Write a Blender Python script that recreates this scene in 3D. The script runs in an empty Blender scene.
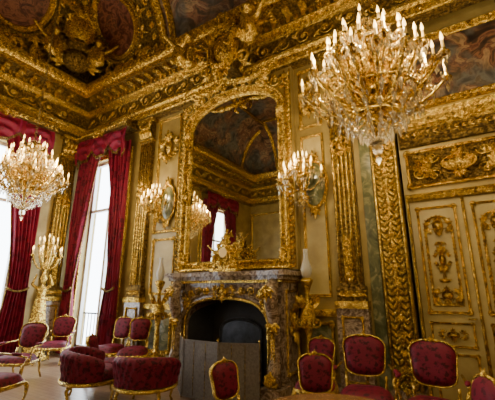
import bpy, math, random
from mathutils import Vector, Matrix
random.seed(7)
pi=math.pi; sin=math.sin; cos=math.cos
# ------------------------------------------------------------------ materials
def new_mat(name):
    m=bpy.data.materials.new(name); m.use_nodes=True
    nt=m.node_tree; bs=nt.nodes.get('Principled BSDF')
    return m,nt,bs
def ramp(nt,cols,fac):
    r=nt.nodes.new('ShaderNodeValToRGB')
    el=r.color_ramp.elements
    el[0].position=cols[0][0]; el[0].color=(*cols[0][1],1)
    el[1].position=cols[-1][0]; el[1].color=(*cols[-1][1],1)
    for p,c in cols[1:-1]:
        e=el.new(p); e.color=(*c,1)
    nt.links.new(fac,r.inputs[0]); return r.outputs[0]
def coords(nt,scale=(1,1,1)):
    t=nt.nodes.new('ShaderNodeTexCoord'); mp=nt.nodes.new('ShaderNodeMapping')
    mp.inputs['Scale'].default_value=scale
    nt.links.new(t.outputs['Object'],mp.inputs[0]); return mp.outputs[0]
def noise(nt,vec,scale,detail=4,rough=.5,dist=0):
    n=nt.nodes.new('ShaderNodeTexNoise'); n.inputs['Scale'].default_value=scale
    n.inputs['Detail'].default_value=detail; n.inputs['Roughness'].default_value=rough
    n.inputs['Distortion'].default_value=dist
    nt.links.new(vec,n.inputs['Vector']); return n.outputs[0]
def bump(nt,bs,h,strength=.5,dist=.02):
    b=nt.nodes.new('ShaderNodeBump'); b.inputs['Strength'].default_value=strength
    b.inputs['Distance'].default_value=dist
    nt.links.new(h,b.inputs['Height']); nt.links.new(b.outputs[0],bs.inputs['Normal'])
def simple(name,cols,scale=5,rough=.5,metal=0,dist=0,bstr=0,bscale=20,sc=(1,1,1),bd=.02):
    m,nt,bs=new_mat(name); v=coords(nt,sc)
    nz=noise(nt,v,scale,5,.6,dist)
    nt.links.new(ramp(nt,cols,nz),bs.inputs['Base Color'])
    bs.inputs['Roughness'].default_value=rough; bs.inputs['Metallic'].default_value=metal
    if bstr: bump(nt,bs,noise(nt,v,bscale,3,.6,.4),bstr,bd)
    return m
GOLD=simple('gilding',[(.36,(.17,.09,.012)),(.46,(.50,.31,.045)),(.56,(.84,.59,.12)),(.72,(1,.80,.28))],20,.27,.9,.8,.9,48,bd=.022)  # dark brown lows put recess shade, with patina, into the noise colour
GOLDD=simple('old_shaded_gilding',[(.38,(.045,.025,.006)),(.52,(.19,.115,.024)),(.66,(.50,.33,.08))],22,.40,.75,.8,1.0,40,bd=.035)  # old gold, darkened so grounds and recesses carry shade in their colour
CREAM=simple('cream_gilt_paint',[(.3,(.23,.16,.045)),(.6,(.34,.25,.08)),(.8,(.44,.34,.125))],3,.42,.15,.3,.2,30)
DOORC=simple('door_paint',[(.3,(.33,.25,.09)),(.6,(.44,.35,.145)),(.8,(.52,.43,.20))],3,.42,0,.3,.1,30)
GREENM=simple('green_marble',[(.3,(.035,.040,.018)),(.5,(.10,.105,.045)),(.6,(.23,.21,.10)),(.75,(.065,.07,.032))],5,.2,0,1.5)
MARBLE=simple('brown_marble',[(.3,(.055,.036,.026)),(.46,(.18,.12,.075)),(.54,(.40,.31,.21)),(.6,(.16,.105,.07)),(.75,(.09,.058,.04))],7,.22,0,2.2)
BLACK=simple('soot',[(.3,(.004,.004,.005)),(.7,(.016,.016,.02))],8,.6)
IRON=simple('fireback_iron',[(.3,(.03,.035,.045)),(.7,(.09,.1,.12))],8,.4,.5)
DARKWOOD=simple('table_wood',[(.3,(.22,.10,.035)),(.7,(.42,.22,.09))],3,.2,0,1,0,20,(1,8,1))
WHITEP=simple('window_paint',[(.3,(.6,.6,.58)),(.7,(.75,.75,.72))],3,.5)
CANDLE=simple('candle_wax',[(.3,(.80,.56,.18)),(.7,(.92,.68,.27))],3,.5)
def damask(name,dark,light,scale):
    m,nt,bs=new_mat(name); v=coords(nt)
    vo=nt.nodes.new('ShaderNodeTexVoronoi'); vo.inputs['Scale'].default_value=scale
    vo.feature='SMOOTH_F1'
    nt.links.new(v,vo.inputs['Vector'])
    nz=noise(nt,v,scale*1.4,3,.5,1.5)
    ma=nt.nodes.new('ShaderNodeMath'); ma.operation='MULTIPLY_ADD'
    nt.links.new(vo.outputs[0],ma.inputs[0]); ma.inputs[1].default_value=.7; nt.links.new(nz,ma.inputs[2])
    c=ramp(nt,[(.5,dark),(.68,dark),(.76,light),(.95,light)],ma.outputs[0])
    nt.links.new(c,bs.inputs['Base Color']); bs.inputs['Roughness'].default_value=.6
    bs.inputs['Specular IOR Level'].default_value=.25
    bs.inputs['Sheen Weight'].default_value=.10; bs.inputs['Sheen Tint'].default_value=(.8,.08,.2,1)
    return m
RED=damask('crimson_damask',(.038,.001,.006),(.14,.006,.024),18)
CURT=damask('crimson_curtain_velvet',(.075,.001,.010),(.17,.005,.026),6)
def fresco(name,sc):
    m,nt,bs=new_mat(name); v=coords(nt)
    nz=noise(nt,v,sc,6,.5,1.8)
    warm=ramp(nt,[(.3,(.012,.007,.006)),(.42,(.055,.027,.015)),(.48,(.22,.105,.05)),(.52,(.08,.02,.015)),(.58,(.32,.20,.10)),(.66,(.10,.06,.03)),(.8,(.42,.30,.17))],nz)
    cool=ramp(nt,[(.3,(.012,.010,.010)),(.45,(.05,.045,.04)),(.55,(.12,.115,.10)),(.62,(.07,.055,.035)),(.8,(.24,.21,.16))],noise(nt,v,sc*1.3,5,.5,1.2))
    mx=nt.nodes.new('ShaderNodeMixRGB'); nt.links.new(ramp(nt,[(.45,(0,0,0)),(.62,(1,1,1))],noise(nt,v,sc*.6,2,.5,.8)),mx.inputs[0])
    nt.links.new(warm,mx.inputs[1]); nt.links.new(cool,mx.inputs[2])
    nt.links.new(mx.outputs[0],bs.inputs['Base Color']); bs.inputs['Roughness'].default_value=.5
    return m
FRESCO=fresco('ceiling_fresco',1.9); FRESCO2=fresco('overdoor_canvas',2.8)
MEDAL=simple('red_medallion_painting',[(.3,(.018,.005,.004)),(.45,(.08,.02,.013)),(.55,(.22,.085,.045)),(.6,(.07,.02,.013)),(.75,(.16,.085,.05))],3.4,.5,0,1.8)
def floor_mat():
    m,nt,bs=new_mat('parquet'); v=coords(nt)
    br=nt.nodes.new('ShaderNodeTexBrick'); nt.links.new(v,br.inputs[0])
    br.inputs['Color1'].default_value=(.34,.22,.14,1); br.inputs['Color2'].default_value=(.42,.29,.19,1)
    br.inputs['Mortar'].default_value=(.10,.06,.03,1); br.inputs['Scale'].default_value=3
    br.inputs['Mortar Size'].default_value=.008; br.inputs['Brick Width'].default_value=1.6; br.inputs['Row Height'].default_value=.25
    mx=nt.nodes.new('ShaderNodeMixRGB'); mx.blend_type='MULTIPLY'; mx.inputs[0].default_value=.5
    nt.links.new(br.outputs[0],mx.inputs[1]); nt.links.new(noise(nt,v,9,4),mx.inputs[2])
    nt.links.new(mx.outputs[0],bs.inputs['Base Color']); bs.inputs['Roughness'].default_value=.28
    return m
FLOOR=floor_mat()
m,nt,bs=new_mat('mirror_silvering'); bs.inputs['Metallic'].default_value=1; bs.inputs['Roughness'].default_value=.015
nt.links.new(ramp(nt,[(.3,(.70,.67,.55)),(.8,(.76,.73,.62))],noise(nt,coords(nt),2)),bs.inputs['Base Color']); MIRROR=m
m,nt,bs=new_mat('cut_crystal'); bs.inputs['Base Color'].default_value=(1,.91,.70,1); bs.inputs['Roughness'].default_value=.04
bs.inputs['Transmission Weight'].default_value=.85; bs.inputs['IOR'].default_value=1.6; CRYSTAL=m
m,nt,bs=new_mat('frosted_lamp_glass'); bs.inputs['Base Color'].default_value=(.75,.74,.68,1); bs.inputs['Roughness'].default_value=.2
bs.inputs['Transmission Weight'].default_value=.5; LAMPG=m
m,nt,bs=new_mat('candle_flame'); bs.inputs['Base Color'].default_value=(1,.8,.4,1)
bs.inputs['Emission Color'].default_value=(1,.62,.17,1); bs.inputs['Emission Strength'].default_value=9; FLAME=m
SCREEN=simple('firescreen_mesh',[(.3,(.11,.10,.088)),(.7,(.21,.19,.165))],40,.5,.3)
# ------------------------------------------------------------------ mesh builder
class Bd:
    def __init__(s): s.v=[];s.f=[];s.mi=[];s.sm=[];s.mats=[]
    def add(s,vs,fs,mat,smooth=False):
        if mat not in s.mats: s.mats.append(mat)
        k=s.mats.index(mat); o=len(s.v)
        s.v.extend([tuple(x) for x in vs])
        for f in fs:
            s.f.append(tuple(i+o for i in f)); s.mi.append(k); s.sm.append(smooth)
    def mesh(s,name):
        me=bpy.data.meshes.new(name); me.from_pydata(s.v,[],s.f)
        for m in s.mats: me.materials.append(m)
        me.polygons.foreach_set('material_index',s.mi); me.polygons.foreach_set('use_smooth',s.sm)
        import bmesh
        bm=bmesh.new(); bm.from_mesh(me); bmesh.ops.recalc_face_normals(bm,faces=bm.faces); bm.to_mesh(me); bm.free()
        return me
    def obj(s,name,loc=(0,0,0),rz=0,scale=1,parent=None):
        return inst(s.mesh(name),name,loc,rz,scale,parent)
def inst(me,name,loc=(0,0,0),rz=0,scale=1,parent=None):
    o=bpy.data.objects.new(name,me); bpy.context.scene.collection.objects.link(o)
    o.location=loc; o.rotation_euler=(0,0,rz)
    o.scale=(scale,)*3 if not isinstance(scale,tuple) else scale
    if parent: o.parent=parent
    return o
def empty(name,loc=(0,0,0)):
    o=bpy.data.objects.new(name,None); bpy.context.scene.collection.objects.link(o); o.location=loc; return o
class Fr:
    def __init__(s,O,U,V,N): s.O=Vector(O);s.U=Vector(U);s.V=Vector(V);s.N=Vector(N)
    def p(s,u,v,n=0): return s.O+s.U*u+s.V*v+s.N*n
class Cove:
    def __init__(s,b): s.b=b
    def p(s,u,v,n=0):
        th=v/3.2*pi/2; off=.12+1.9*(1-cos(th)); z=6.8+2.2*sin(th)
        return s.b.p(u,z,off)+(s.b.N*cos(th)-s.b.V*sin(th))*n
D=5.1; XL=-8.55; XR=4.0; YB=-4.0; H=6.8
W1=Fr((0,D,0),(1,0,0),(0,0,1),(0,-1,0))
WL=Fr((XL,0,0),(0,1,0),(0,0,1),(1,0,0))
WD=Fr((0,5.35,0),(1,0,0),(0,0,1),(0,-1,0))
WB=Fr((0,YB,0),(1,0,0),(0,0,1),(0,1,0))
WR=Fr((XR,0,0),(0,1,0),(0,0,1),(-1,0,0))
PL=Fr((0,0,0),(1,0,0),(0,1,0),(0,0,1))
C1=Cove(W1); CL=Cove(WL); CB=Cove(WB)
BF=[(0,1,2,3),(4,7,6,5),(0,4,5,1),(1,5,6,2),(2,6,7,3),(3,7,4,0)]
def fbox(b,fr,u0,u1,v0,v1,n0,n1,mat):
    b.add([fr.p(u,v,n) for n in(n0,n1) for u,v in((u0,v0),(u1,v0),(u1,v1),(u0,v1))],BF,mat)
def box(b,x0,x1,y0,y1,z0,z1,mat): fbox(b,PL,x0,x1,y0,y1,z0,z1,mat)
def lathe(b,prof,c,mat,seg=16,fr=PL,sx=1,sy=1,smooth=True,ang=2*pi,a0=0):
    c=Vector(c); vs=[];fs=[]; full=abs(ang-2*pi)<1e-6; ns=seg if full else seg+1
    for r,z in prof:
        for i in range(ns):
            a=a0+ang*i/seg; vs.append(c+fr.U*(r*cos(a)*sx)+fr.V*(r*sin(a)*sy)+fr.N*z)
    for j in range(len(prof)-1):
        for i in range(seg):
            k=(i+1)%ns; fs.append((j*ns+i,j*ns+k,(j+1)*ns+k,(j+1)*ns+i))
    if full:
        if prof[0][0]>1e-4: fs.append(tuple(range(ns))[::-1])
        if prof[-1][0]>1e-4: fs.append(tuple((len(prof)-1)*ns+i for i in range(ns)))
    b.add(vs,fs,mat,smooth)
def tube(b,pts,rad,mat,seg=6,closed=False,smooth=True):
    pts=[Vector(p) for p in pts]; n=len(pts)
    if not isinstance(rad,(list,tuple)): rad=[rad]*n
    vs=[];fs=[]; ref=None
    for i,p in enumerate(pts):
        if closed: t=pts[(i+1)%n]-pts[i-1]
        else: t=pts[min(i+1,n-1)]-pts[max(i-1,0)]
        if t.length<1e-9: t=Vector((0,0,1))
        t.normalize()
        if ref is None: ref=t.orthogonal().normalized()
        ref=(ref-t*ref.dot(t))
        if ref.length<1e-6: ref=t.orthogonal()
        ref.normalize(); bi=t.cross(ref)
        for k in range(seg):
            a=2*pi*k/seg; vs.append(p+(ref*cos(a)+bi*sin(a))*rad[i])
    m=n if closed else n-1
    for i in range(m):
        j=(i+1)%n
        for k in range(seg):
            l=(k+1)%seg; fs.append((i*seg+k,i*seg+l,j*seg+l,j*seg+k))
    if not closed:
        fs.append(tuple(range(seg))[::-1]); fs.append(tuple((n-1)*seg+k for k in range(seg)))
    b.add(vs,fs,mat,smooth)
def ell(b,c,r,mat,seg=10,rings=6,fr=PL,pw=1.0):
    c=Vector(c); vs=[];fs=[]
    sp=lambda x:math.copysign(abs(x)**pw,x)
    for j in range(rings+1):
        ph=-pi/2+pi*j/rings
        for i in range(seg):
            a=2*pi*i/seg
            vs.append(c+fr.U*(r[0]*sp(cos(ph))*sp(cos(a)))+fr.V*(r[1]*sp(cos(ph))*sp(sin(a)))+fr.N*(r[2]*sp(sin(ph))))
    for j in range(rings):
        for i in range(seg):
            k=(i+1)%seg; fs.append((j*seg+i,j*seg+k,(j+1)*seg+k,(j+1)*seg+i))
    b.add(vs,fs,mat,True)
def sweep(b,fr,pts,prof,mat,closed=True,smooth=False):
    n=len(pts); vs=[];fs=[];k=len(prof)
    for i in range(n):
        p=Vector(pts[i])
        a=Vector(pts[i-1]) if (closed or i>0) else None
        c=Vector(pts[(i+1)%n]) if (closed or i<n-1) else None
        t1=(p-a).normalized() if a is not None else (c-p).normalized()
        t2=(c-p).normalized() if c is not None else t1
        n1=Vector((-t1.y,t1.x)); n2=Vector((-t2.y,t2.x)); m=(n1+n2)/max(.3,1+n1.dot(n2))
        for o,h in prof: vs.append(fr.p(p.x+m.x*o,p.y+m.y*o,h))
    for i in range(n if closed else n-1):
        j=(i+1)%n
        for q in range(k-1): fs.append((i*k+q,j*k+q,j*k+q+1,i*k+q+1))
    b.add(vs,fs,mat,smooth)
def rect(u0,u1,v0,v1,sub=1):
    c=[(u0,v0),(u1,v0),(u1,v1),(u0,v1)]; r=[]
    for i in range(4):
        a=c[i];d=c[(i+1)%4]
        for s in range(sub): r.append((a[0]+(d[0]-a[0])*s/sub,a[1]+(d[1]-a[1])*s/sub))
    return r
def ellp(cu,cv,ru,rv,k=32): return [(cu+ru*cos(2*pi*i/k),cv+rv*sin(2*pi*i/k)) for i in range(k)]
def archp(cu,hw,v0,vs,vt,k=16):
    r=[(cu-hw,v0),(cu+hw,v0)]
    for i in range(k+1):
        a=pi*i/k; r.append((cu+hw*cos(a),vs+(vt-vs)*sin(a)))
    return r
def mould(w,h): return [(0,0),(0,.6*h),(.12*w,h),(.3*w,.95*h),(.42*w,.5*h),(.6*w,.45*h),(.78*w,.75*h),(w,.4*h),(w,0)]
def fill(b,fr,pts,n,mat):
    b.add([fr.p(u,v,n) for u,v in pts],[tuple(range(len(pts)))],mat)
def disc(b,fr,cu,cv,ru,rv,n,mat,dome=0,k=32,rings=6):
    vs=[fr.p(cu,cv,n+dome)];fs=[]
    for j in range(1,rings+1):
        s=j/rings
        for i in range(k): vs.append(fr.p(cu+ru*s*cos(2*pi*i/k),cv+rv*s*sin(2*pi*i/k),n+dome*(1-s*s)))
    for i in range(k): fs.append((0,1+i,1+(i+1)%k))
    for j in range(rings-1):
        for i in range(k):
            a=1+j*k; fs.append((a+i,a+k+i,a+k+(i+1)%k,a+(i+1)%k))
    b.add(vs,fs,mat,True)
def leaf(b,fr,u,v,ang,L,W,n0,mat=None,curl=.25):
    mat=mat or GOLD; vs=[];fs=[];K=5; du,dv=cos(ang),sin(ang)
    for i in range(K):
        s=i/(K-1); w=W*.5*sin(pi*(.12+.86*s))**.8; cu=u+du*L*s; cv=v+dv*L*s
        nn=n0+curl*L*sin(pi*s*.8)
        vs+= [fr.p(cu-dv*w,cv+du*w,n0+(nn-n0)*.5),fr.p(cu,cv,nn+W*.12),fr.p(cu+dv*w,cv-du*w,n0+(nn-n0)*.5)]
    for i in range(K-1):
        a=i*3; fs+=[(a,a+1,a+4,a+3),(a+1,a+2,a+5,a+4)]
    b.add(vs,fs,mat,False)
def scroll(b,fr,cu,cv,R,a0,dr,turns=1.3,th=.03,n=.03,mat=None,k=14):
    pts=[];rd=[]
    for i in range(k+1):
        t=i/k; r=R*(1-.85*t); a=a0+dr*turns*2*pi*t
        pts.append(fr.p(cu+r*cos(a),cv+r*sin(a),n+th*t)); rd.append(th*(1-.45*t))
    tube(b,pts,rd,mat or GOLD,5)
    ell(b,fr.p(cu,cv,n+th),(th*1.1,)*3,mat or GOLD,6,4)
def acanthus(b,fr,u,v,ang,S,n=.02,mat=None,k=5,spread=1.1):
    for i in range(k):
        d=(i/(k-1)-.5)*2; leaf(b,fr,u,v,ang+d*spread,S*(1-.35*abs(d)),S*.34,n,mat,.3)
def rosette(b,fr,u,v,r,n=.02,mat=None,k=8):
    for i in range(k): leaf(b,fr,u,v,2*pi*i/k,r,r*.6,n,mat,.35)
    ell(b,fr.p(u,v,n+r*.25),(r*.25,)*3,mat or GOLD,8,4)
def rinceau(b,fr,u0,u1,vc,h,n=.03):
    cnt=max(1,round((u1-u0)/(h*1.15))); st=(u1-u0)/cnt; R=h*.36
    for i in range(cnt):
        u=u0+st*(i+.5); s=1 if i%2 else -1
        scroll(b,fr,u,vc,R,pi if s>0 else 0,s,1.4,h*.05,n)
        acanthus(b,fr,u-st*.45,vc+s*h*.1,s*.8,h*.4,n,k=3); leaf(b,fr,u+R*.5,vc-s*R,-s*.6,h*.35,h*.16,n)
        rosette(b,fr,u,vc,h*.17,n+.01,k=6)
def beads(b,fr,pts,r,n,mat=None,closed=True,step=None):
    step=step or r*2.6; P=[Vector(p) for p in pts]
    if closed: P.append(P[0])
    carry=0
    for i in range(len(P)-1):
        L=(P[i+1]-P[i]).length; s=carry
        while s<L:
            q=P[i].lerp(P[i+1],s/L); ell(b,fr.p(q.x,q.y,n),(r,)*3,mat or GOLD,6,4); s+=step
        carry=s-L
def leafrun(b,fr,pts,L,n,closed=True,step=None,mat=None,W=None,double=True):
    step=step or L*.6; P=[Vector(p) for p in pts]
    if closed: P.append(P[0])
    carry=0
    for i in range(len(P)-1):
        d=P[i+1]-P[i]; l=d.length
        if l<1e-6: continue
        a=math.atan2(d.y,d.x); s=carry
        while s<l:
            q=P[i].lerp(P[i+1],s/l)
            if double:
                leaf(b,fr,q.x,q.y,a+.5,L,W or L*.4,n,mat); leaf(b,fr,q.x,q.y,a-.5,L,W or L*.4,n,mat)
            else: leaf(b,fr,q.x,q.y,a,L,W or L*.5,n,mat)
            s+=step
        carry=s-l
def cartouche(b,fr,u,v,w,h,n=.03,center=True):
    if center:
        sweep(b,fr,ellp(u,v,w*.2,h*.24,20),mould(w*.05,.05+n),GOLD); disc(b,fr,u,v,w*.18,h*.22,n,GOLD,.06,16,3)
    for s in(-1,1):
        for t in(-1,1):
            scroll(b,fr,u+s*w*.28,v+t*h*.26,min(w,h)*.17,(0 if s<0 else pi),s*t,1.3,min(w,h)*.028,n)
            acanthus(b,fr,u+s*w*.3,v+t*h*.12,(0 if s>0 else pi)+s*t*.5,min(w,h)*.32,n,k=4)
            scroll(b,fr,u+s*w*.42,v+t*h*.12,min(w,h)*.09,(pi if s<0 else 0),-s*t,1.2,min(w,h)*.02,n)
    acanthus(b,fr,u,v+h*.22,pi/2,h*.3,n+.02); acanthus(b,fr,u,v-h*.22,-pi/2,h*.3,n+.02)
def panel(b,fr,u0,u1,v0,v1,w=.05,h=.04,mat=None,corners=True,fillm=None,n=0):
    if fillm: fbox(b,fr,u0,u1,v0,v1,n,n+.01,fillm)
    sweep(b,fr,rect(u0,u1,v0,v1),[(o,hh+n) for o,hh in mould(w,h)],mat or GOLD)
    if corners:
        for (u,v,a) in((u0,v0,pi/4),(u1,v0,3*pi/4),(u1,v1,5*pi/4),(u0,v1,-pi/4)):
            acanthus(b,fr,u,v,a,w*2.4,h*.6+n,k=3,spread=.8)
def pilaster(b,fr,u0,u1,v0,v1,d=.1):
    c=(u0+u1)/2; w=u1-u0
    fbox(b,fr,u0-.05,u1+.05,0,v0-.3,0,d+.04,MARBLE); panel(b,fr,u0+.02,u1-.02,.25,v0-.4,.03,.03,n=d+.04)
    fbox(b,fr,u0-.07,u1+.07,0,.18,0,d+.08,MARBLE)
    fbox(b,fr,u0-.06,u1+.06,v0-.3,v0-.2,0,d+.08,GOLD); fbox(b,fr,u0-.03,u1+.03,v0-.2,v0,0,d+.05,GOLDD)
    leafrun(b,fr,[(u0,v0-.1),(u1,v0-.1)],.09,d+.05,False)
    fbox(b,fr,u0,u1,v0,v1-.5,0,d,GOLDD)  # darker gold between the ribs paints in the shade of the flutes
    k=5
    for i in range(k):
        u=u0+w*(i+.5)/k; tube(b,[fr.p(u,v0+.05,d),fr.p(u,v1-.6,d)],w*.062,GOLD,8)
    leafrun(b,fr,[(c,v0+.05),(c,v0+.7)],.14,d+.03,False)
    cartouche(b,fr,c,(v0+v1)/2+.2,w*.9,.4,d+.02)
    vs=v1-.5
    fbox(b,fr,u0-.03,u1+.03,vs-.05,vs,0,d+.04,GOLD)
    fbox(b,fr,u0+.01,u1-.01,vs,v1-.08,0,d+.02,GOLDD)
    for r in range(2):
        for i in range(4-r):
            u=u0+w*(i+.5+r*.5)/4; leaf(b,fr,u,vs+.03+r*.13,pi/2,.2,.13,d+.02,GOLD,.45)
    for s in(-1,1): scroll(b,fr,c+s*w*.42,v1-.15,.075,pi/2,s,1.3,.022,d+.06)
    fbox(b,fr,u0-.07,u1+.07,v1-.08,v1,0,d+.1,GOLD)
# ------------------------------------------------------------------ room shell
b=Bd(); box(b,XL-.3,XR+.3,YB-.3,D+.6,-.1,0,FLOOR); b.obj('floor')
HOLE=[(-8.2,-6.65)]
ZT=4.75
def wall(fr,ua,ub,holes,th,mat):
    b=Bd(); u=ua
    for h0,h1 in holes:
        fbox(b,fr,u,h0,0,9.1,-th,0,mat); fbox(b,fr,h0,h1,ZT,9.1,-th,0,mat); fbox(b,fr,h0,h1,0,.12,-th,0,mat); u=h1
    fbox(b,fr,u,ub,0,9.1,-th,0,mat); return b
b=wall(W1,XL-.3,-.62,HOLE,.3,CREAM); b.obj('wall_fireplace')
b=Bd(); fbox(b,WD,-.62,XR+.3,0,9.1,-.3,0,CREAM); b.obj('wall_door')
LH=[(-2.2,-.4),(1.95,3.75)]
b=wall(WL,YB-.3,D,LH,.3,CREAM); b.obj('wall_left')
b=Bd(); fbox(b,WB,XL-.3,XR+.3,0,9.1,-.3,0,CREAM)
for i in range(5):
    u=-7.6+i*2.3; panel(b,WB,u-.9,u+.9,1.2,5,.09,.06); panel(b,WB,u-.9,u+.9,.25,1.0,.06,.05)
b.obj('wall_back')
b=Bd(); fbox(b,WR,YB-.3,D+.3,0,9.1,-.3,0,CREAM)
for i in range(4): panel(b,WR,-3.6+i*2.1,-1.9+i*2.1,1.2,5,.09,.06)
b.obj('wall_right')
b=Bd(); box(b,XL-.3,XR+.3,YB-.3,D+.6,9.0,9.1,FRESCO); b.obj('ceiling')
room=[(XL,YB),(XR,YB),(XR,D),(XL,D)]
b=Bd(); prof=[]
for i in range(13):
    th=pi/2*i/12; prof.append((.12+1.9*(1-cos(th)),6.8+2.2*sin(th)))
sweep(b,PL,room,prof,FRESCO,True,True)
b.obj('ceiling_cove')
# entablature
b=Bd()
sweep(b,PL,room,[(0,5.40),(.1,5.40),(.1,5.5)],GOLDD); sweep(b,PL,room,[(.1,5.5),(.13,5.52),(.13,5.64),(.18,5.68),(.18,5.74),(.08,5.76)],GOLD)
sweep(b,PL,room,[(.08,5.76),(.08,6.14)],GOLDD)
sweep(b,PL,room,[(.08,6.14),(.14,6.16),(.16,6.24),(.22,6.26)],GOLD)
sweep(b,PL,room,[(.22,6.26),(.22,6.36),(.27,6.4),(.27,6.44),(.5,6.46)],GOLDD)
sweep(b,PL,room,[(.5,6.46),(.5,6.58),(.55,6.62),(.6,6.74),(.6,6.80),(.1,6.86)],GOLD)
for fr,u0,u1 in((W1,XL+.6,XR-.3),(WL,YB+.3,D-.6),(WB,XL+.6,0)):
    n=int((u1-u0)/.15)
    vis=fr in(W1,WL)
    for i in range(n):
        uu=u0+(u1-u0)*i/n
        if vis: fbox(b,fr,uu,uu+.08,6.27,6.36,.2,.27,GOLD); leaf(b,fr,uu+.04,6.74,-pi/2,.14,.12,.6,None,.1)
        if i%2==0:
            fbox(b,fr,uu,uu+.13,6.37,6.46,.2,.46,GOLD)
            if vis: leaf(b,fr,uu+.065,6.46,-pi/2,.14,.12,.45,None,.2)
            if vis: ell(b,fr.p(uu+.04,5.58,.14),(.035,.035,.05),GOLD,6,4)
    rinceau(b,fr,u0-.45,u1,5.95,.36,.1)
b.obj('trim_entablature')
# cove gilding
b=Bd()
def rib(fr,u,w=.16,v1=3.1):
    path=[(u-w,.0+v1*i/12) for i in range(13)]
    sweep(b,fr,path,[(0,0),(0,.05),(-.05,.08),(-w,.05),(-w*2+.05,.08),(-w*2,.05),(-w*2,0)],GOLD,False)
    leafrun(b,fr,[(u,.1),(u,v1)],.2,.07,False,.16)
for fr,cor,sg,mo in((C1,XL,1,1.62),(CL,D,-1,2.45)):
    m=cor+sg*mo
    vs=[];fs=[]; EX=mo+1.4
    for j in range(9):
        v=.02+2.6*j/8; off=.12+1.9*(1-cos(v/3.2*pi/2))
        for i in range(9):
            a=cor+sg*(off+.02); c=cor+sg*EX; vs.append(fr.p(a+(c-a)*i/8,v,.015))
    for j in range(8):
        for i in range(8): a=j*9+i; fs.append((a,a+1,a+10,a+9))
    b.add(vs,fs,GOLDD,True)
    sweep(b,fr,ellp(m,1.42,.74,.84,40),mould(.14,.12),GOLD)
    sweep(b,fr,ellp(m,1.42,.86,.96,40),mould(.05,.07),GOLD)
    beads(b,fr,ellp(m,1.42,.8,.9,40),.03,.08)
    disc(b,fr,m,1.42,.62,.72,.04,MEDAL)
    for i in range(14):
        a=2*pi*i/14; acanthus(b,fr,m+.86*cos(a),1.42+.96*sin(a),a,.3,.05,k=3)
    for s in(-1,1):
        scroll(b,fr,m+s*.85,.42,.26,0 if s<0 else pi,s,1.5,.05,.06)
        scroll(b,fr,m+s*.95,2.3,.24,0 if s<0 else pi,-s,1.5,.05,.06)
        acanthus(b,fr,m+s*.6,.25,pi/2-s*1.0,.45,.06)
    cartouche(b,fr,m,.3,1.0,.5,.1)
    cartouche(b,fr,m,2.55,1.0,.5,.1)
    rib(fr,cor+sg*(mo+1.43),.12)
    for k in range(10): rosette(b,fr,cor+sg*(mo+1.16),.2+k*.27,.1,.04,k=6)
rib(C1,-.9,.12)
sweep(b,C1,rect(-5.25,-1.2,.18,2.7,10),mould(.14,.1),GOLD)
leafrun(b,C1,rect(-5.18,-1.27,.25,2.63,10),.12,.09,True,.1)
sweep(b,C1,rect(-.6,3.,.18,2.7,10),mould(.14,.1),GOLD)
sweep(b,CL,rect(-3.,1.1,.18,2.7,10),mould(.14,.1),GOLD)
sweep(b,CB,rect(-7,-2.,.18,2.7,10),mould(.14,.1),GOLD)
b.obj('trim_cove_gilding')
# ------------------------------------------------------------------ figures
def capsule(b,p,q,r1,r2,mat=None):
    mat=mat or GOLD
    p=Vector(p);q=Vector(q)
    tube(b,[p,p.lerp(q,.33),p.lerp(q,.66),q],[r1,r1*.7+r2*.3,r1*.3+r2*.7,r2],mat,10)
    ell(b,p,(r1,)*3,mat,10,8); ell(b,q,(r2,)*3,mat,10,8)
def putto_mesh(sg):
    b=Bd()
    ell(b,(0,0,.30),(.15,.13,.14),GOLD,14,10); capsule(b,(0,0,.34),(0,.01,.54),.135,.12)
    capsule(b,(0,0,.6),(0,-.01,.68),.05,.05)
    ell(b,(0,-.02,.77),(.10,.11,.12),GOLD,14,10); ell(b,(0,-.13,.755),(.018,.03,.02),GOLD)
    for s in(-1,1): ell(b,(s*.05,-.1,.73),(.04,.035,.035),GOLD)
    for i in range(9): ell(b,(.09*cos(i*.75),.03+.06*sin(i*.75),.84+.03*sin(i*2)),(.04,)*3,GOLD)
    for s in(-1,1):
        k=(s*.12,-.28,.34 if s==sg else .26); f=(s*.13+.03*s,-.33,.04 if s==sg else .0)
        capsule(b,(s*.08,-.02,.25),k,.085,.06); capsule(b,k,f,.06,.035); capsule(b,f,(f[0],f[1]-.08,f[2]-.02),.035,.025)
    e=(sg*.27,-.06,.62); h=(sg*.42,-.1,.78)
    capsule(b,(sg*.13,0,.54),e,.055,.042); capsule(b,e,h,.042,.03); ell(b,h,(.04,.03,.045),GOLD)
    e=(-sg*.24,-.1,.42); h=(-sg*.12,-.26,.38)
    capsule(b,(-sg*.13,0,.54),e,.055,.042); capsule(b,e,h,.042,.03); ell(b,h,(.04,.03,.04),GOLD)
    for s in(-1,1):
        for i in range(4):
            capsule(b,(s*.06,.1,.5),(s*(.22+.05*i),.16,.72-.09*i),.03,.022)
    return b.mesh('putto')
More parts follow.
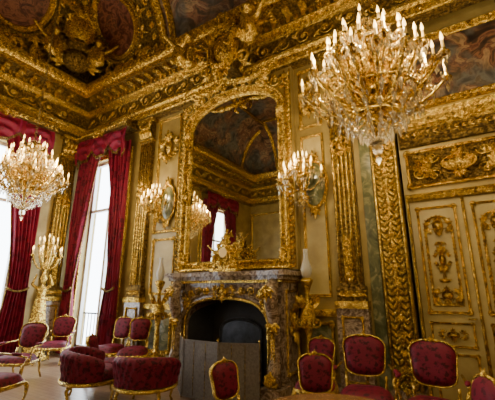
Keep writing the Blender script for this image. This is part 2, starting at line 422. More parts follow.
def standing_mesh():
    b=Bd()
    ell(b,(0,0,.86),(.15,.11,.12),GOLD,14,10); capsule(b,(0,0,.92),(0,0,1.14),.105,.12)
    for s in(-1,1): ell(b,(s*.06,-.09,1.14),(.05,.05,.05),GOLD)
    capsule(b,(0,0,1.25),(0,0,1.34),.042,.04); ell(b,(0,-.01,1.43),(.075,.09,.11),GOLD,14,10); ell(b,(0,.05,1.47),(.085,.08,.09),GOLD)
    ell(b,(0,-.1,1.42),(.014,.02,.02),GOLD)
    lathe(b,[(.14,.86),(.16,.7),(.17,.5),(.19,.25),(.22,.0)],(0,0,0),GOLD,16)
    for i in range(9):
        a=2*pi*i/9; capsule(b,(.13*cos(a),.1*sin(a),.84),(.21*cos(a+.3),.2*sin(a+.3),.02),.025,.035)
    for s in(-1,1):
        e=(s*.25,-.04,1.3); h=(s*.17,-.06,1.55)
        capsule(b,(s*.14,0,1.2),e,.045,.038); capsule(b,e,h,.036,.025); ell(b,h,(.03,.03,.045),GOLD)
    return b.mesh('caryatid_figure')
def remesh(o,vox):
    m=o.modifiers.new('rm','REMESH'); m.mode='VOXEL'; m.voxel_size=vox; m.use_smooth_shade=True
    s=o.modifiers.new('sm','SMOOTH'); s.factor=.5; s.iterations=2
PM={1:putto_mesh(1),-1:putto_mesh(-1)}
def putto(loc,sg,rz=0,sc=.8,parent=None):
    o=inst(PM[sg],'putto_statue',loc,rz,sc,parent); remesh(o,.018); return o
SM=standing_mesh()
# ------------------------------------------------------------------ wall dressing
b=Bd(); pilaster(b,W1,-6.15,-5.78,1.5,5.38); b.obj('pilaster')
b=Bd(); pilaster(b,W1,-1.58,-1.24,1.5,5.38); b.obj('pilaster')
b=Bd(); pilaster(b,WL,4.4,4.8,1.5,5.38); b.obj('pilaster')
b=Bd(); pilaster(b,WL,.4,1.0,1.5,5.38); b.obj('pilaster')
b=Bd()
for fr,a,c in((W1,-5.70,-4.6),(W1,-2.2,-1.66),(WL,-.2,.3),(WL,1.1,1.7)):
    fbox(b,fr,a,c,0,.2,0,.05,MARBLE); fbox(b,fr,a,c,1.08,1.18,0,.07,GOLD)
b.obj('trim_dado')
b=Bd()
panel(b,W1,-5.6,-4.95,1.35,2.5,.05,.04,fillm=CREAM); panel(b,W1,-5.6,-4.95,.28,1.0,.05,.04,fillm=GREENM)
panel(b,W1,-5.62,-4.93,2.62,5.3,.06,.05,fillm=CREAM)
cartouche(b,W1,-5.28,4.55,.55,.8,.03)
panel(b,W1,-2.12,-1.72,1.35,4.0,.04,.04,fillm=DOORC,corners=False); panel(b,W1,-2.12,-1.72,.28,1.0,.05,.04,fillm=GREENM)
panel(b,W1,-2.12,-1.72,4.15,5.3,.05,.04); cartouche(b,W1,-1.92,4.7,.36,.8,.03)
fbox(b,W1,-1.15,-1.0,.2,5.38,0,.04,GREENM)
for fr in(WL,):
    panel(b,fr,-.2,.32,1.3,5.3,.05,.04); panel(b,fr,1.1,1.7,1.3,5.3,.05,.04)
b.obj('trim_wall_panelling')
for cu,cv in((-5.2,3.25),(-1.90,3.12)):
    b=Bd(); n=.05
    disc(b,W1,cu,cv,.20,.38,n,GREENM,.03); sweep(b,W1,ellp(cu,cv,.23,.41),[(o,h+.03) for o,h in mould(.05,.05)],GOLD)
    beads(b,W1,ellp(cu,cv,.245,.425),.014,.07); acanthus(b,W1,cu,cv+.41,pi/2,.18,.05); acanthus(b,W1,cu,cv-.41,-pi/2,.18,.05)
    b.obj('oval_wall_medallion')
b=Bd()
fbox(b,W1,-.97,-.62,0,5.4,-.24,.12,GOLDD)
for s in(-.95,-.64): tube(b,[W1.p(s,0,.13),W1.p(s,5.4,.13)],.022,GOLD,8)
tube(b,[W1.p(-.795,0,.12),W1.p(-.795,5.4,.12)],.03,GOLD,8)
leafrun(b,W1,[(-.87,.1),(-.87,5.3)],.11,.13,False,.085); leafrun(b,W1,[(-.72,.1),(-.72,5.3)],.11,.13,False,.085)
for i in range(24): rosette(b,W1,-.795,.25+i*.215,.06,.15,k=6)
fbox(b,W1,-.99,-.6,0,.25,-.24,.16,MARBLE)
b.obj('trim_carved_jamb')
b=Bd(); fbox(b,W1,-4.82,-2.2,1.76,5.4,.005,.14,CREAM)
for s in(-4.74,-2.28):
    leafrun(b,W1,[(s,1.8),(s,5.3)],.10,.14,False,.09); tube(b,[W1.p(s+.05,1.8,.15),W1.p(s+.05,5.35,.15)],.012,GOLD); tube(b,[W1.p(s-.05,1.8,.15),W1.p(s-.05,5.35,.15)],.012,GOLD)
for s in(-1,1): cartouche(b,W1,-3.51+s*.98,5.14,.45,.42,.15,False)
b.obj('chimney_breast')
# mirror
MC=-3.46
b=Bd(); F=Fr((0,D-.145,0),(1,0,0),(0,0,1),(0,-1,0))
gp=archp(MC,1.0,1.91,4.62,5.14,20); fill(b,F,gp,.03,MIRROR)
op=archp(MC,1.17,1.77,4.66,5.30,20); sweep(b,F,op,[(0,0),(0,.08),(.02,.12),(.05,.11),(.06,.06),(.11,.05),(.13,.09),(.16,.08),(.18,.03)],GOLD)
mp=archp(MC,1.085,1.85,4.65,5.22,20)
leafrun(b,F,mp,.065,.06,True,.06); beads(b,F,archp(MC,1.02,1.92,4.62,5.16,20),.011,.09,step=.04)
for s in(-1,1):
    for v in(2.0,3.2,4.5): acanthus(b,F,MC+s*1.07,v,pi/2,.15,.1); acanthus(b,F,MC+s*1.07,v,-pi/2,.15,.1)
    scroll(b,F,MC+s*1.02,5.1,.12,pi/2,s,1.4,.025,.12)
    acanthus(b,F,MC+s*.7,5.24,pi/2-s*1.2,.25,.12)
    for k in range(5): rosette(b,F,MC+s*(.15+.17*k),5.33-.05*(k/2)**2,.08,.12,k=6)
b.obj('overmantel_mirror')
# crest
P=empty('crest_sculpture',(0,0,0))
b=Bd(); F2=Fr((0,4.50,0),(1,0,0),(0,0,1),(0,-1,0)); cx=-3.36; cz=5.94
ell(b,F2.p(cx,cz,.0),(.25,.14,.36),GOLD,16,10)
sweep(b,F2,ellp(cx,cz,.34,.45,28),mould(.09,.15),GOLD); beads(b,F2,ellp(cx,cz,.30,.41,28),.018,.15)
lathe(b,[(.18,.40),(.21,.44),(.17,.49),(.23,.60),(.21,.68),(.11,.78),(.03,.80),(.05,.87),(0,.92)],F2.p(cx,cz,-.02),GOLD,16,Fr((0,0,0),(1,0,0),(0,1,0),(0,0,1)))
for i in range(8):
    a=2*pi*i/8; q=F2.p(cx,cz,-.02); tube(b,[q+Vector((.2*cos(a),.2*sin(a),.46)),q+Vector((.25*cos(a),.25*sin(a),.62)),q+Vector((.16*cos(a),.16*sin(a),.74)),q+Vector((0,0,.82))],.018,GOLD)
for s in(-1,1):
    scroll(b,F2,cx+s*.42,cz+.34,.16,0 if s<0 else pi,s,1.4,.04,.0); scroll(b,F2,cx+s*.42,cz-.34,.17,0 if s<0 else pi,-s,1.4,.04,.0)
    for k in range(5): acanthus(b,F2,cx+s*(.34+.03*k),cz-.42+.18*k,(0 if s>0 else pi)+s*(.2*k-.4),.26,-.08,GOLDD if k%2 else None,k=3)
    pts=[F2.p(cx+s*t,cz-.66-.10*sin(t*3.2),-.1) for t in(.1,.25,.4,.6,.8,1.0)]
    tube(b,pts,[.03,.045,.05,.05,.045,.025],GOLD,8)
    for p in pts: rosette(b,Fr(p,(1,0,0),(0,0,1),(0,-1,0)),0,0,.08,.03,k=5)
acanthus(b,F2,cx,cz-.44,-pi/2,.34,.05)
fbox(b,F2,cx-.15,cx+.15,cz-.4,cz+.6,-.4,-.05,GOLDD)
b.obj('shield',parent=P)
putto((cx-.74,4.30,5.50),-1,.45,1.12,P); putto((cx+.72,4.30,5.50),1,-.2,1.12,P)
P=empty('corner_sculpture_group',(0,0,0))
b=Bd(); FC=Fr((XL+.66,D-.98,6.88),(.5,.866,0),(0,0,1),(.866,-.5,0))
for k in range(5): cartouche(b,FC,0,.3+k*.33,.9-.05*k,.5,.1+.1*k,k==2)
disc(b,FC,0,1.1,.28,.36,.35,GOLD,.12,20,4); sweep(b,FC,ellp(0,1.1,.36,.46),[(o,h+.3) for o,h in mould(.1,.12)],GOLD)
for v in(.3,.65): ell(b,FC.p(0,v,.1),(.34,.34,.28),GOLDD)
for s in(-1,1):
    for k in range(5): acanthus(b,FC,s*(.3+.05*k),.2+.3*k,(0 if s>0 else pi)+s*.3,.36,.06,GOLDD if k%2 else None,k=4)
b.obj('cartouche',parent=P)
q=FC.p(-.52,0,.3); putto(q,-1,pi/3+.1,1.1,P); q=FC.p(.47,0,.3); putto(q,1,pi/3-.1,1.1,P); q=FC.p(0,1.3,.4); putto(q,1,pi/3,.85,P)
# ------------------------------------------------------------------ door side
b=Bd()
fbox(b,WD,-.60,-.57,0,2.78,0.002,.09,GOLD)
def leafd(u0,u1):
    fbox(b,WD,u0,u1,.02,2.66,0.002,.05,DOORC)
    panel(b,WD,u0+.07,u1-.07,1.15,2.58,.035,.03,n=.05); panel(b,WD,u0+.07,u1-.07,.75,1.05,.025,.025,n=.05); panel(b,WD,u0+.07,u1-.07,.1,.68,.03,.025,n=.05)
    c=(u0+u1)/2
    sweep(b,WD,archp(c,(u1-u0)/2-.14,1.25,2.25,2.45,12),[(o,h+.05) for o,h in mould(.03,.03)],GOLD)
    leafrun(b,WD,archp(c,(u1-u0)/2-.155,1.27,2.25,2.43,12),.045,.07,True,.05)
    cartouche(b,WD,c,2.3,.34,.3,.06); cartouche(b,WD,c,1.38,.34,.26,.06); cartouche(b,WD,c,1.85,.2,.4,.055)
    for v in(1.55,2.08): acanthus(b,WD,c,v,pi/2 if v<1.8 else -pi/2,.13,.055,k=3)
    cartouche(b,WD,c,.9,.36,.18,.055)
leafd(-.56,.07); leafd(.10,.73)
tube(b,[WD.p(.085,.02,.06),WD.p(.085,2.66,.06)],.02,GOLD,8)
tube(b,[WD.p(.03,1.1,.06),WD.p(.03,1.1,.12),WD.p(-.06,1.1,.12)],.012,GOLD,8)
fbox(b,WD,.75,.80,0,2.78,0.002,.09,GOLD)
b.obj('door_1')
b=Bd()
sweep(b,WD,[(1.2,2.68),(-.6,2.68)],[(0,0),(0,.1),(-.05,.14),(-.1,.1),(-.12,0)],GOLD,False)
panel(b,WD,-.55,.8,2.88,3.46,.05,.05,fillm=GOLDD); cartouche(b,WD,.12,3.17,1.1,.52,.04)
for s in(-1,1): acanthus(b,WD,.12+s*.35,3.17,(0 if s>0 else pi),.3,.04); scroll(b,WD,.12+s*.5,3.1,.1,0,s,1.4,.02,.04)
sweep(b,WD,[(3,3.52),(-.6,3.52)],[(0,0),(0,.06),(-.06,.1),(-.1,.06),(-.25,.07)],GOLDD,False); sweep(b,WD,[(3,3.52),(-.6,3.52)],[(-.25,.07),(-.3,.13),(-.36,.2),(-.45,.22),(-.48,0)],GOLD,False)
leafrun(b,WD,[(-.58,3.70),(2.5,3.70)],.08,.07,False,.09)
for i in range(20): fbox(b,WD,-.58+i*.14,-.5+i*.14,3.80,3.86,.06,.15,GOLD)
b.obj('trim_overdoor')
b=Bd(); fbox(b,WD,-.4,2.4,4.22,5.2,.003,.03,FRESCO2)
sweep(b,WD,rect(-.52,2.5,4.1,5.32),mould(.12,.09),GOLD); leafrun(b,WD,rect(-.46,2.44,4.16,5.26),.07,.08,True,.07)
for u in(-.5,): acanthus(b,WD,u,4.12,pi/4,.3,.1); acanthus(b,WD,u,5.3,-pi/4,.3,.1)
b.obj('overdoor_painting')
# ------------------------------------------------------------------ windows & curtains
def window(name,fr,u0,u1):
    b=Bd(); c=(u0+u1)/2
    for a,d in((u0,u0+.06),(u1-.06,u1),(c-.04,c+.04)): fbox(b,fr,a,d,.12,ZT,-.2,-.12,WHITEP)
    for v in(.12,3.4,ZT-.07): fbox(b,fr,u0,u1,v,v+.07,-.2,-.12,WHITEP)
    sweep(b,fr,rect(u0-.12,u1+.12,.0,ZT+.12),mould(.12,.06),GOLD)
    for i in range(12): u=u0+(u1-u0)*(i+.5)/12; tube(b,[fr.p(u,.12,-.27),fr.p(u,.9,-.27)],.010,BLACK,6)
    tube(b,[fr.p(u0,.9,-.27),fr.p(u1,.9,-.27)],.02,BLACK,6)
    b.obj(name)
window('window_1',W1,-8.2,-6.65); window('window_2',WL,1.95,3.75); window('window_3',WL,-2.2,-.4)
def curtains(fr,o0,o1,top=5.3):
    P=empty('window_curtain'); c=(o0+o1)/2
    for outer,s in((o0,1),(o1,-1)):
        b=Bd(); vs=[];fs=[];NI=60;NJ=40; half=abs(c-outer)
        edge=[]
        for j in range(NJ+1):
            z=.03+(4.95-.03)*j/NJ
            if z>1.5:
                t=(z-1.5)/(4.95-1.5); inn=half*(.38+.5*t**1.8)
            else:
                t=(1.5-z)/1.5; inn=half*(.38+.14*t)
            for i in range(NI+1):
                q=i/NI; amp=.06*(.5+.5*min(1,abs(z-1.5)+.3))
                n=.2+amp*sin(q*2*pi*7+.6*sin(z*1.3))+.02*sin(q*31+z*2)
                vs.append(fr.p(outer+s*inn*q,z,n))
            edge.append(vs[-1])
        for j in range(NJ):
            for i in range(NI): a=j*(NI+1)+i; fs.append((a,a+1,a+NI+2,a+NI+1))
        b.add(vs,fs,CURT,True); tube(b,edge,.012,GOLDD,5)
        tube(b,[fr.p(outer+s*half*.42*q,1.5-.08*sin(q*pi),.29) for q in(0,.2,.4,.6,.8,1)],.025,GOLDD,6)
        b.obj('drape',parent=P)
    b=Bd(); vs=[];fs=[];NI=90;NJ=12;w=o1-o0;ed=[]
    for j in range(NJ+1):
        for i in range(NI+1):
            q=i/NI; sw=abs(sin(q*pi*3)); drop=.36+.26*sw+(.25 if q<.06 or q>.94 else 0)
            t=j/NJ; n=.34+.05*sin(t*14*(.4+sw)+q*3)*sw+.02*sin(q*110)*(1-sw)+.05*sin(pi*t)
            vs.append(fr.p(o0+w*q,top-t*drop,n))
            if j==NJ: ed.append(vs[-1])
    for j in range(NJ):
        for i in range(NI): a=j*(NI+1)+i; fs.append((a,a+1,a+NI+2,a+NI+1))
    b.add(vs,fs,CURT,True); tube(b,ed,.014,GOLDD,5)
    for i in range(0,NI,1):
        p=ed[i]; tube(b,[p,p-Vector((0,0,.06))],.009,GOLDD,4)
    b.obj('valance',parent=P)
    b=Bd(); fbox(b,fr,o0-.05,o1+.05,top-.05,top+.08,.02,.42,GOLDD)
    leafrun(b,fr,[(o0,top+.02),(o1,top+.02)],.10,.42,False,.1); cartouche(b,fr,c,top-.02,.5,.25,.42)
    b.obj('pelmet',parent=P)
curtains(W1,-8.42,-6.4); curtains(WL,1.75,4.02); curtains(WL,-2.4,-.2)
# ------------------------------------------------------------------ fireplace
P=empty('marble_fireplace'); FX=-3.32; Y0=4.58
FF=Fr((0,Y0,0),(1,0,0),(0,0,1),(0,-1,0)); hw=1.05; iw=.78
b=Bd()
K=24; inner=[(FX-iw,0)]; outer=[(FX-hw,0)]
def ip(i):
    a=pi-pi*i/K; return (FX+iw*math.copysign(abs(cos(a))**.75,cos(a)),.90+.40*abs(sin(a))**.8)
for i in range(K+1):
    inner.append(ip(i)); u=ip(i)[0]; t=(u-(FX-iw))/(2*iw); outer.append((FX-hw+2*hw*t,1.6) if 0<t<1 else ((FX-hw if t<=0 else FX+hw),1.6))
inner.append((FX+iw,0)); outer.append((FX+hw,0))
n=len(inner); vs=[];fs=[]
rows=[[FF.p(u,v,-.46) for u,v in inner],[FF.p(u,v,0) for u,v in inner],[FF.p(u,v,0) for u,v in outer],[FF.p(u,v,-.5) for u,v in outer]]
for r in rows: vs+=r
for r in range(3):
    for i in range(n-1): a=r*n+i; fs.append((a,a+1,a+n+1,a+n))
b.add(vs,fs,MARBLE)
rim=inner[::-1]
sweep(b,FF,rim,[(0,0),(0,.03),(-.02,.045),(-.04,.03),(-.045,0)],GOLD,False)
sweep(b,FF,rim,[(-.09,0),(-.09,.03),(-.11,.05),(-.15,.02),(-.15,0)],MARBLE,False)
def shelf(z0,z1,ex,ey,mat):
    pts=[]
    for i in range(25):
        t=i/24; u=FX-hw-ex+2*(hw+ex)*t; y=Y0-ey-.07*(cos((t-.5)*4*pi)*.5+.5); pts.append((u,y))
    poly=[(FX-hw-ex,D-.02)]+pts+[(FX+hw+ex,D-.02)]
    m=len(poly); vv=[(x,y,z0) for x,y in poly]+[(x,y,z1) for x,y in poly]
    ff=[tuple(range(m)),tuple(range(m,2*m))]+[(i,(i+1)%m,m+(i+1)%m,m+i) for i in range(m)]
    b.add(vv,ff,mat)
shelf(1.56,1.60,.02,.03,GOLD); shelf(1.60,1.66,.06,.07,MARBLE); shelf(1.66,1.73,.11,.13,MARBLE)
cartouche(b,FF,FX,1.42,.5,.32,.04)
for s in(-1,1):
    for k in range(4):
        scroll(b,FF,FX+s*(.36+.16*k),1.44-.012*k*k,.07,0 if s<0 else pi,s*(-1)**k,1.4,.015,.03)
        acanthus(b,FF,FX+s*(.30+.17*k),1.43-.02*k,(0 if s>0 else pi),.13,.03,GOLDD if k%2 else None,k=4)
    acanthus(b,FF,FX+s*.72,1.2,(0 if s>0 else pi)+s*.9,.18,.03); scroll(b,FF,FX+s*.80,1.18,.06,pi/2,s,1.4,.014,.03)
    c=FX+s*.93
    path=[(1.54,.1),(1.45,.20),(1.25,.18),(1.0,.09),(.75,.06),(.5,.09),(.35,.14),(.2,.12)]
    tube(b,[FF.p(c,z,nn-.02) for z,nn in path],[.1,.11,.10,.08,.07,.08,.095,.1],MARBLE,12)
    for z,nn in((1.48,.33),(1.0,.18)): acanthus(b,FF,c,z,-pi/2,.20,nn-.05,k=5)
    scroll(b,FF,c,1.42,.09,pi/2,s,1.5,.022,.29); scroll(b,FF,c,.3,.08,-pi/2,-s,1.5,.022,.22)
    leafrun(b,FF,[(c,.45),(c,.85)],.08,.13,False)
    acanthus(b,FF,c,.2,pi/2,.2,.2)
    fbox(b,FF,c-.15,c+.15,0,.18,-.1,.26,MARBLE)
    fs_=Fr((FX+s*hw,0,0),(0,1,0),(0,0,1),(s,0,0))
    panel(b,fs_,Y0+.06,D-.05,.3,1.45,.03,.025); cartouche(b,fs_,Y0+.27,1.0,.3,.6,.02)
b.obj('surround',parent=P)
b=Bd()
def quad(p,m=BLACK): b.add(p,[(0,1,2,3)],m)
x0,x1=FX-iw,FX+iw; yb=D-.03
quad([(x0,Y0+.05,0),(x0+.2,yb,0),(x0+.2,yb,1.5),(x0,Y0+.05,1.5)]); quad([(x1,Y0+.05,0),(x1-.2,yb,0),(x1-.2,yb,1.5),(x1,Y0+.05,1.5)])
quad([(x0,yb,0),(x1,yb,0),(x1,yb,1.5),(x0,yb,1.5)]); quad([(x0,Y0,.004),(x1,Y0,.004),(x1,yb,.004),(x0,yb,.004)])
F3=Fr((0,yb-.02,0),(1,0,0),(0,0,1),(0,-1,0))
sweep(b,F3,archp(FX,.42,.05,.8,1.0),mould(.05,.03),IRON); fill(b,F3,archp(FX,.4,.05,.8,.98),.01,IRON)
for s in(-1,1):
    lathe(b,[(.05,0),(.06,.03),(.02,.06),(.03,.2),(.045,.25),(.02,.3),(.03,.36),(0,.4)],(FX+s*.45,Y0+.12,.005),GOLD,10)
b.obj('firebox',parent=P)
b=Bd()
xs=[(-3.90,4.24),(-3.62,4.0),(-2.98,3.98),(-2.46,4.20)]
for i in range(3):
    p=Vector((xs[i][0],xs[i][1],0)); q=Vector((xs[i+1][0],xs[i+1][1],0)); d=(q-p).normalized(); L=(q-p).length
    fr=Fr(p,d,(0,0,1),Vector((d.y,-d.x,0)))
    fbox(b,fr,.015,L-.015,.04,.74,-.004,.004,SCREEN); sweep(b,fr,rect(0,L,.02,.76),[(0,-.01),(0,.012),(.02,.012),(.02,-.01),(0,-.01)],SCREEN)
    for t in(.33,.66): fbox(b,fr,L*t-.004,L*t+.004,.04,.74,-.008,.008,GOLDD)
for x,y in xs: tube(b,[(x,y,0),(x,y,.78)],.010,GOLDD,8); ell(b,(x,y,.79),(.016,)*3,GOLD)
b.obj('folding_fire_screen')
P=empty('mantel_clock',(FX-.06,4.70,1.735))
b=Bd(); fr=Fr((0,0,0),(1,0,0),(0,0,1),(0,-1,0))
box(b,-.26,.26,-.11,.11,0,.05,GOLD); ell(b,(0,0,.14),(.22,.1,.13),GOLD,14,8)
for s in(-1,1):
    scroll(b,fr,s*.2,.1,.09,pi/2,s,1.3,.03,.02); scroll(b,fr,s*.13,.36,.07,pi/2,s,1.3,.022,.03); acanthus(b,fr,s*.16,.2,(0 if s>0 else pi)+s*.6,.16,.03)
ell(b,(0,0,.34),(.14,.09,.15),GOLD,14,8); lathe(b,[(.1,.0),(.1,.03),(.085,.035),(0,.035)],fr.p(0,.32,.07),GOLD,20,Fr((0,0,0),fr.U,fr.V,fr.N)); disc(b,fr,0,.32,.08,.08,.11,CANDLE)
acanthus(b,fr,0,.45,pi/2,.2,.02); ell(b,(0,0,.5),(.06,.05,.08),GOLD)
b.obj('case',parent=P)
putto((-.17,0,.12),-1,.4,.42,P); putto((.17,0,.12),1,-.4,.42,P); putto((0,.0,.46),1,0,.3,P)
b=Bd()
lathe(b,[(.17,0),(.17,.06),(.12,.1),(.07,.16),(.09,.3),(.05,.45),(.04,.8),(.06,.9),(.1,1.0),(.12,1.1),(.08,1.2),(.04,1.25),(.03,1.4),(.06,1.5),(.09,1.56),(.1,1.6),(.03,1.64)],(0,0,0),GOLD,14)
for k in range(6):
    fr=Fr((0,0,0),(cos(k*pi/3),sin(k*pi/3),0),(0,0,1),(-sin(k*pi/3),cos(k*pi/3),0))
    scroll(b,fr,.12,1.0,.08,pi,1,1.3,.02,0); scroll(b,fr,.11,.3,.09,pi,-1,1.3,.02,0); leaf(b,fr,.08,1.2,1.1,.2,.1,0)
lathe(b,[(.05,1.62),(.075,1.68),(.085,1.76),(.06,1.84),(.04,1.9),(.035,2.0),(.04,2.05)],(0,0,0),LAMPG,14)
me=b.mesh('oil_lamp_torchere')
inst(me,'oil_lamp_torchere',(-4.93,4.72,0),0); inst(me,'oil_lamp_torchere',(-2.02,4.85,0),.3)
# ------------------------------------------------------------------ chandeliers, sconces, candelabrum
def crystal(b,p,r,l):
    p=Vector(p); vs=[p+Vector((0,0,l*.35))]+[p+Vector((r*cos(a),r*sin(a),0)) for a in(0,pi/2,pi,1.5*pi)]+[p-Vector((0,0,l*.65))]
    fs=[(0,1,2),(0,2,3),(0,3,4),(0,4,1),(5,2,1),(5,3,2),(5,4,3),(5,1,4)]
    b.add(vs,fs,CRYSTAL)
def string(b,p,q,n,sag,r=.012,l=.035):
    p=Vector(p);q=Vector(q)
    for i in range(n+1):
        t=i/n; w=p.lerp(q,t); w.z-=sag*4*t*(1-t); crystal(b,w,r,l)
def candle(b,p,h=.1,s=1):
    p=Vector(p)
    lathe(b,[(.012*s,-.03),(.03*s,-.015),(.036*s,0),(.015*s,.004),(.017*s,.03*s)],p,GOLD,8)
    lathe(b,[(.0095*s,.0),(.0095*s,h)],p,CANDLE,7)
    lathe(b,[(.005*s,h),(.0105*s,h+.018*s),(.009*s,h+.035*s),(0,h+.07*s)],p,FLAME,6)
def chandelier_mesh():
    b=Bd()
    lathe(b,[(0,-.62),(.03,-.6),(.05,-.55),(.02,-.5),(.05,-.4),(.10,-.3),(.12,-.22),(.05,-.12),(.03,0),(.05,.1),(.08,.18),(.03,.28),(.025,.5),(.05,.58),(.09,.64),(.04,.7),(.02,.78)],(0,0,0),GOLD,14)
    tiers=[(20,.70,-.05,-.25,.0),(16,.56,.14,-.1,.15),(12,.40,.34,.08,.1),(8,.24,.52,.25,.0)]
    for n,R,zc,z0,ph in tiers:
        ring=[]
        for i in range(n):
            a=2*pi*(i+ph)/n; c,s=cos(a),sin(a)
            rr=R*(1 if i%2 else .84); zz=zc+(0 if i%2 else .10)
            pts=[]
            for t in(0,.15,.3,.5,.7,.85,1): 
                r=.05+(rr-.05)*t; z=z0+(zz-z0)*t**2-.12*sin(pi*t)
                pts.append((r*c,r*s,z))
            tube(b,pts,[.02,.019,.017,.016,.015,.014,.013],GOLD,5)
            candle(b,(rr*c,rr*s,zz),.12,1.4)
            ring.append((rr*c,rr*s,zz-.01))
            for k in range(6):
                q=2*pi*k/6; string(b,(rr*c+.04*cos(q),rr*s+.04*sin(q),zz-.02),(rr*c+.04*cos(q),rr*s+.04*sin(q),zz-.02),1,0,.012,.075)
            crystal(b,(rr*c,rr*s,zz-.1),.02,.11); crystal(b,(.6*rr*c,.6*rr*s,z0-.14),.02,.11); crystal(b,(.8*rr*c,.8*rr*s,zz-.18),.018,.11)
            fr=Fr((0,0,0),(c,s,0),(0,0,1),(-s,c,0)); scroll(b,fr,rr*.55,zz-.05,.06,pi,1,1.2,.013,0,k=8); scroll(b,fr,rr*.78,zz-.08,.05,0,-1,1.2,.011,0,k=8)
            leaf(b,fr,rr*.3,z0-.04,.6,.14,.06,0)
        for i in range(n): string(b,ring[i],ring[(i+1)%n],7,.06)
    for i in range(16):
        a=2*pi*i/16; c,s=cos(a),sin(a)
        string(b,(.08*c,.08*s,.74),(.27*c,.27*s,.42),9,.05); string(b,(.25*c,.25*s,.34),(.5*c,.5*s,.10),8,.06)
        string(b,(.42*c,.42*s,-.18),(.28*c,.28*s,-.42),8,.02,.016,.05); string(b,(.28*c,.28*s,-.42),(.03*c,.03*s,-.66),8,.05,.016,.05)
        crystal(b,(.28*c,.28*s,-.5),.024,.14); crystal(b,(.43*c,.43*s,-.26),.024,.14); crystal(b,(.12*c,.12*s,.6),.016,.1); crystal(b,(.16*c,.16*s,-.58),.02,.12)
    for R,z in((.42,-.17),(.28,-.41),(.27,.40)):
        tube(b,[(R*cos(2*pi*i/24),R*sin(2*pi*i/24),z) for i in range(24)],.016,GOLD,5,True)
    ell(b,(0,0,-.74),(.055,)*3,CRYSTAL,10,8); crystal(b,(0,0,-.84),.03,.1)
    return b.mesh('crystal_chandelier')
CM=chandelier_mesh()
def add_light(loc,e,parent=None,r=.03,col=(1,.78,.44)):
    l=bpy.data.lights.new('candle_light','POINT'); l.energy=e; l.color=col; l.shadow_soft_size=r
    o=bpy.data.objects.new('candle_light',l); bpy.context.scene.collection.objects.link(o); o.location=loc
    if parent: o.parent=parent
def chandelier(loc,sc,power):
    P=empty('crystal_chandelier',loc); inst(CM,'frame',(0,0,0),0,sc,P)
    b=Bd(); top=9.0-loc[2]; z=.76*sc; k=0
    while z<top-.1:
        pts=[(.02*cos(t)*(1 if k%2 else 0),.02*cos(t)*(0 if k%2 else 1),z+.035+.04*sin(t)) for t in [2*pi*i/8 for i in range(8)]]
        tube(b,pts,.006,GOLDD,4,True); z+=.06; k+=1
    lathe(b,[(.0,-.14),(.05,-.12),(.12,-.04),(.14,0)],(0,0,top),GOLD,14); b.obj('chain',parent=P)
    for i in range(5):
        a=2*pi*i/5+.3; add_light((.6*sc*cos(a),.6*sc*sin(a),.26*sc),power/6,P,.02)
    add_light((0,.0,-.95*sc),power/6,P,.02)
chandelier((-.58,3.36,3.56),1.02,200); chandelier((-6.4,2.8,3.42),.9,225); chandelier((-3.6,-1.6,3.5),1.0,170); chandelier((1.6,.6,3.6),1.0,140)
def sconce(fr,u,v,sc=1.0):
    P=empty('crystal_wall_sconce'); b=Bd()
    ell(b,fr.p(u,v-.1,.06),(.06,.05,.2),GOLD); acanthus(b,fr,u,v-.25,-pi/2,.2,.06); acanthus(b,fr,u,v+.05,pi/2,.25,.06)
    for i in range(7):
        a=(i-3)/3*1.25; R=(.3 if i%2 else .36)*sc; z=v+(.12 if i%2 else -.02)
        c,s=sin(a),cos(a)
        tube(b,[fr.p(u+c*R*t,v-.12+(z-v+.12)*t*t-.08*sin(pi*t),.08+s*R*t*.9) for t in(0,.2,.4,.6,.8,1)],.012,GOLD,5)
        p=fr.p(u+c*R,z,.08+s*R*.9); candle(b,p,.1,1.5)
        for k in range(5): crystal(b,p+Vector((.035*cos(k*1.26),.035*sin(k*1.26),-.05)),.013,.08)
        string(b,p,fr.p(u,v+.45,.1),8,.05); string(b,p-Vector((0,0,.03)),fr.p(u,v-.45,.12),8,.08)
        crystal(b,p-Vector((0,0,.13)),.02,.12)
    for z,R in((.3,.12),(.15,.2)):
        for i in range(5): a=(i-2)/2*1.2; candle(b,fr.p(u+sin(a)*R,v+z,.1+cos(a)*R),.08,1.3); crystal(b,fr.p(u+sin(a)*R,v+z-.06,.1+cos(a)*R),.014,.08)
    tube(b,[fr.p(u,v-.1,.1),fr.p(u,v+.45,.1)],.015,GOLD); crystal(b,fr.p(u,v-.5,.12),.025,.12)
    b.obj('sconce_body',parent=P); add_light(fr.p(u,v+.3,.5),24,P,.02)
sconce(W1,-5.48,3.22,1.05); sconce(Fr((0,D-.16,0),(1,0,0),(0,0,1),(0,-1,0)),-2.02,3.14,1.05)
P=empty('gilt_figure_candelabrum',(-8.05,4.18,0)); b=Bd()
lathe(b,[(.3,0),(.3,.06),(.24,.1),(.2,.2),(.22,.45),(.26,.5),(.26,.55),(.18,.58)],(0,0,0),GOLD,12)
lathe(b,[(.1,1.68),(.05,1.75),(.03,1.9),(.06,2.0),(.03,2.1),(.03,2.35)],(0,0,0),GOLD,10)
for n,R,z in((8,.3,2.2),(6,.18,2.42)):
    for i in range(n):
        a=2*pi*i/n; tube(b,[(R*t*cos(a),R*t*sin(a),1.95+(z-1.95)*t*t-.08*sin(pi*t)) for t in(0,.25,.5,.75,1)],.014,GOLD,5); candle(b,(R*cos(a),R*sin(a),z),.13,1.3)
        for k in range(2): crystal(b,(R*cos(a),R*sin(a),z-.08-.06*k),.014,.07)
candle(b,(0,0,2.5),.13,1.3); tube(b,[(0,0,2.3),(0,0,2.5)],.02,GOLD)
b.obj('stand',parent=P); o=inst(SM,'figure',(0,0,.56),.9,.78,P); remesh(o,.02)
add_light((.25,-.25,2.5),6,P,.02)
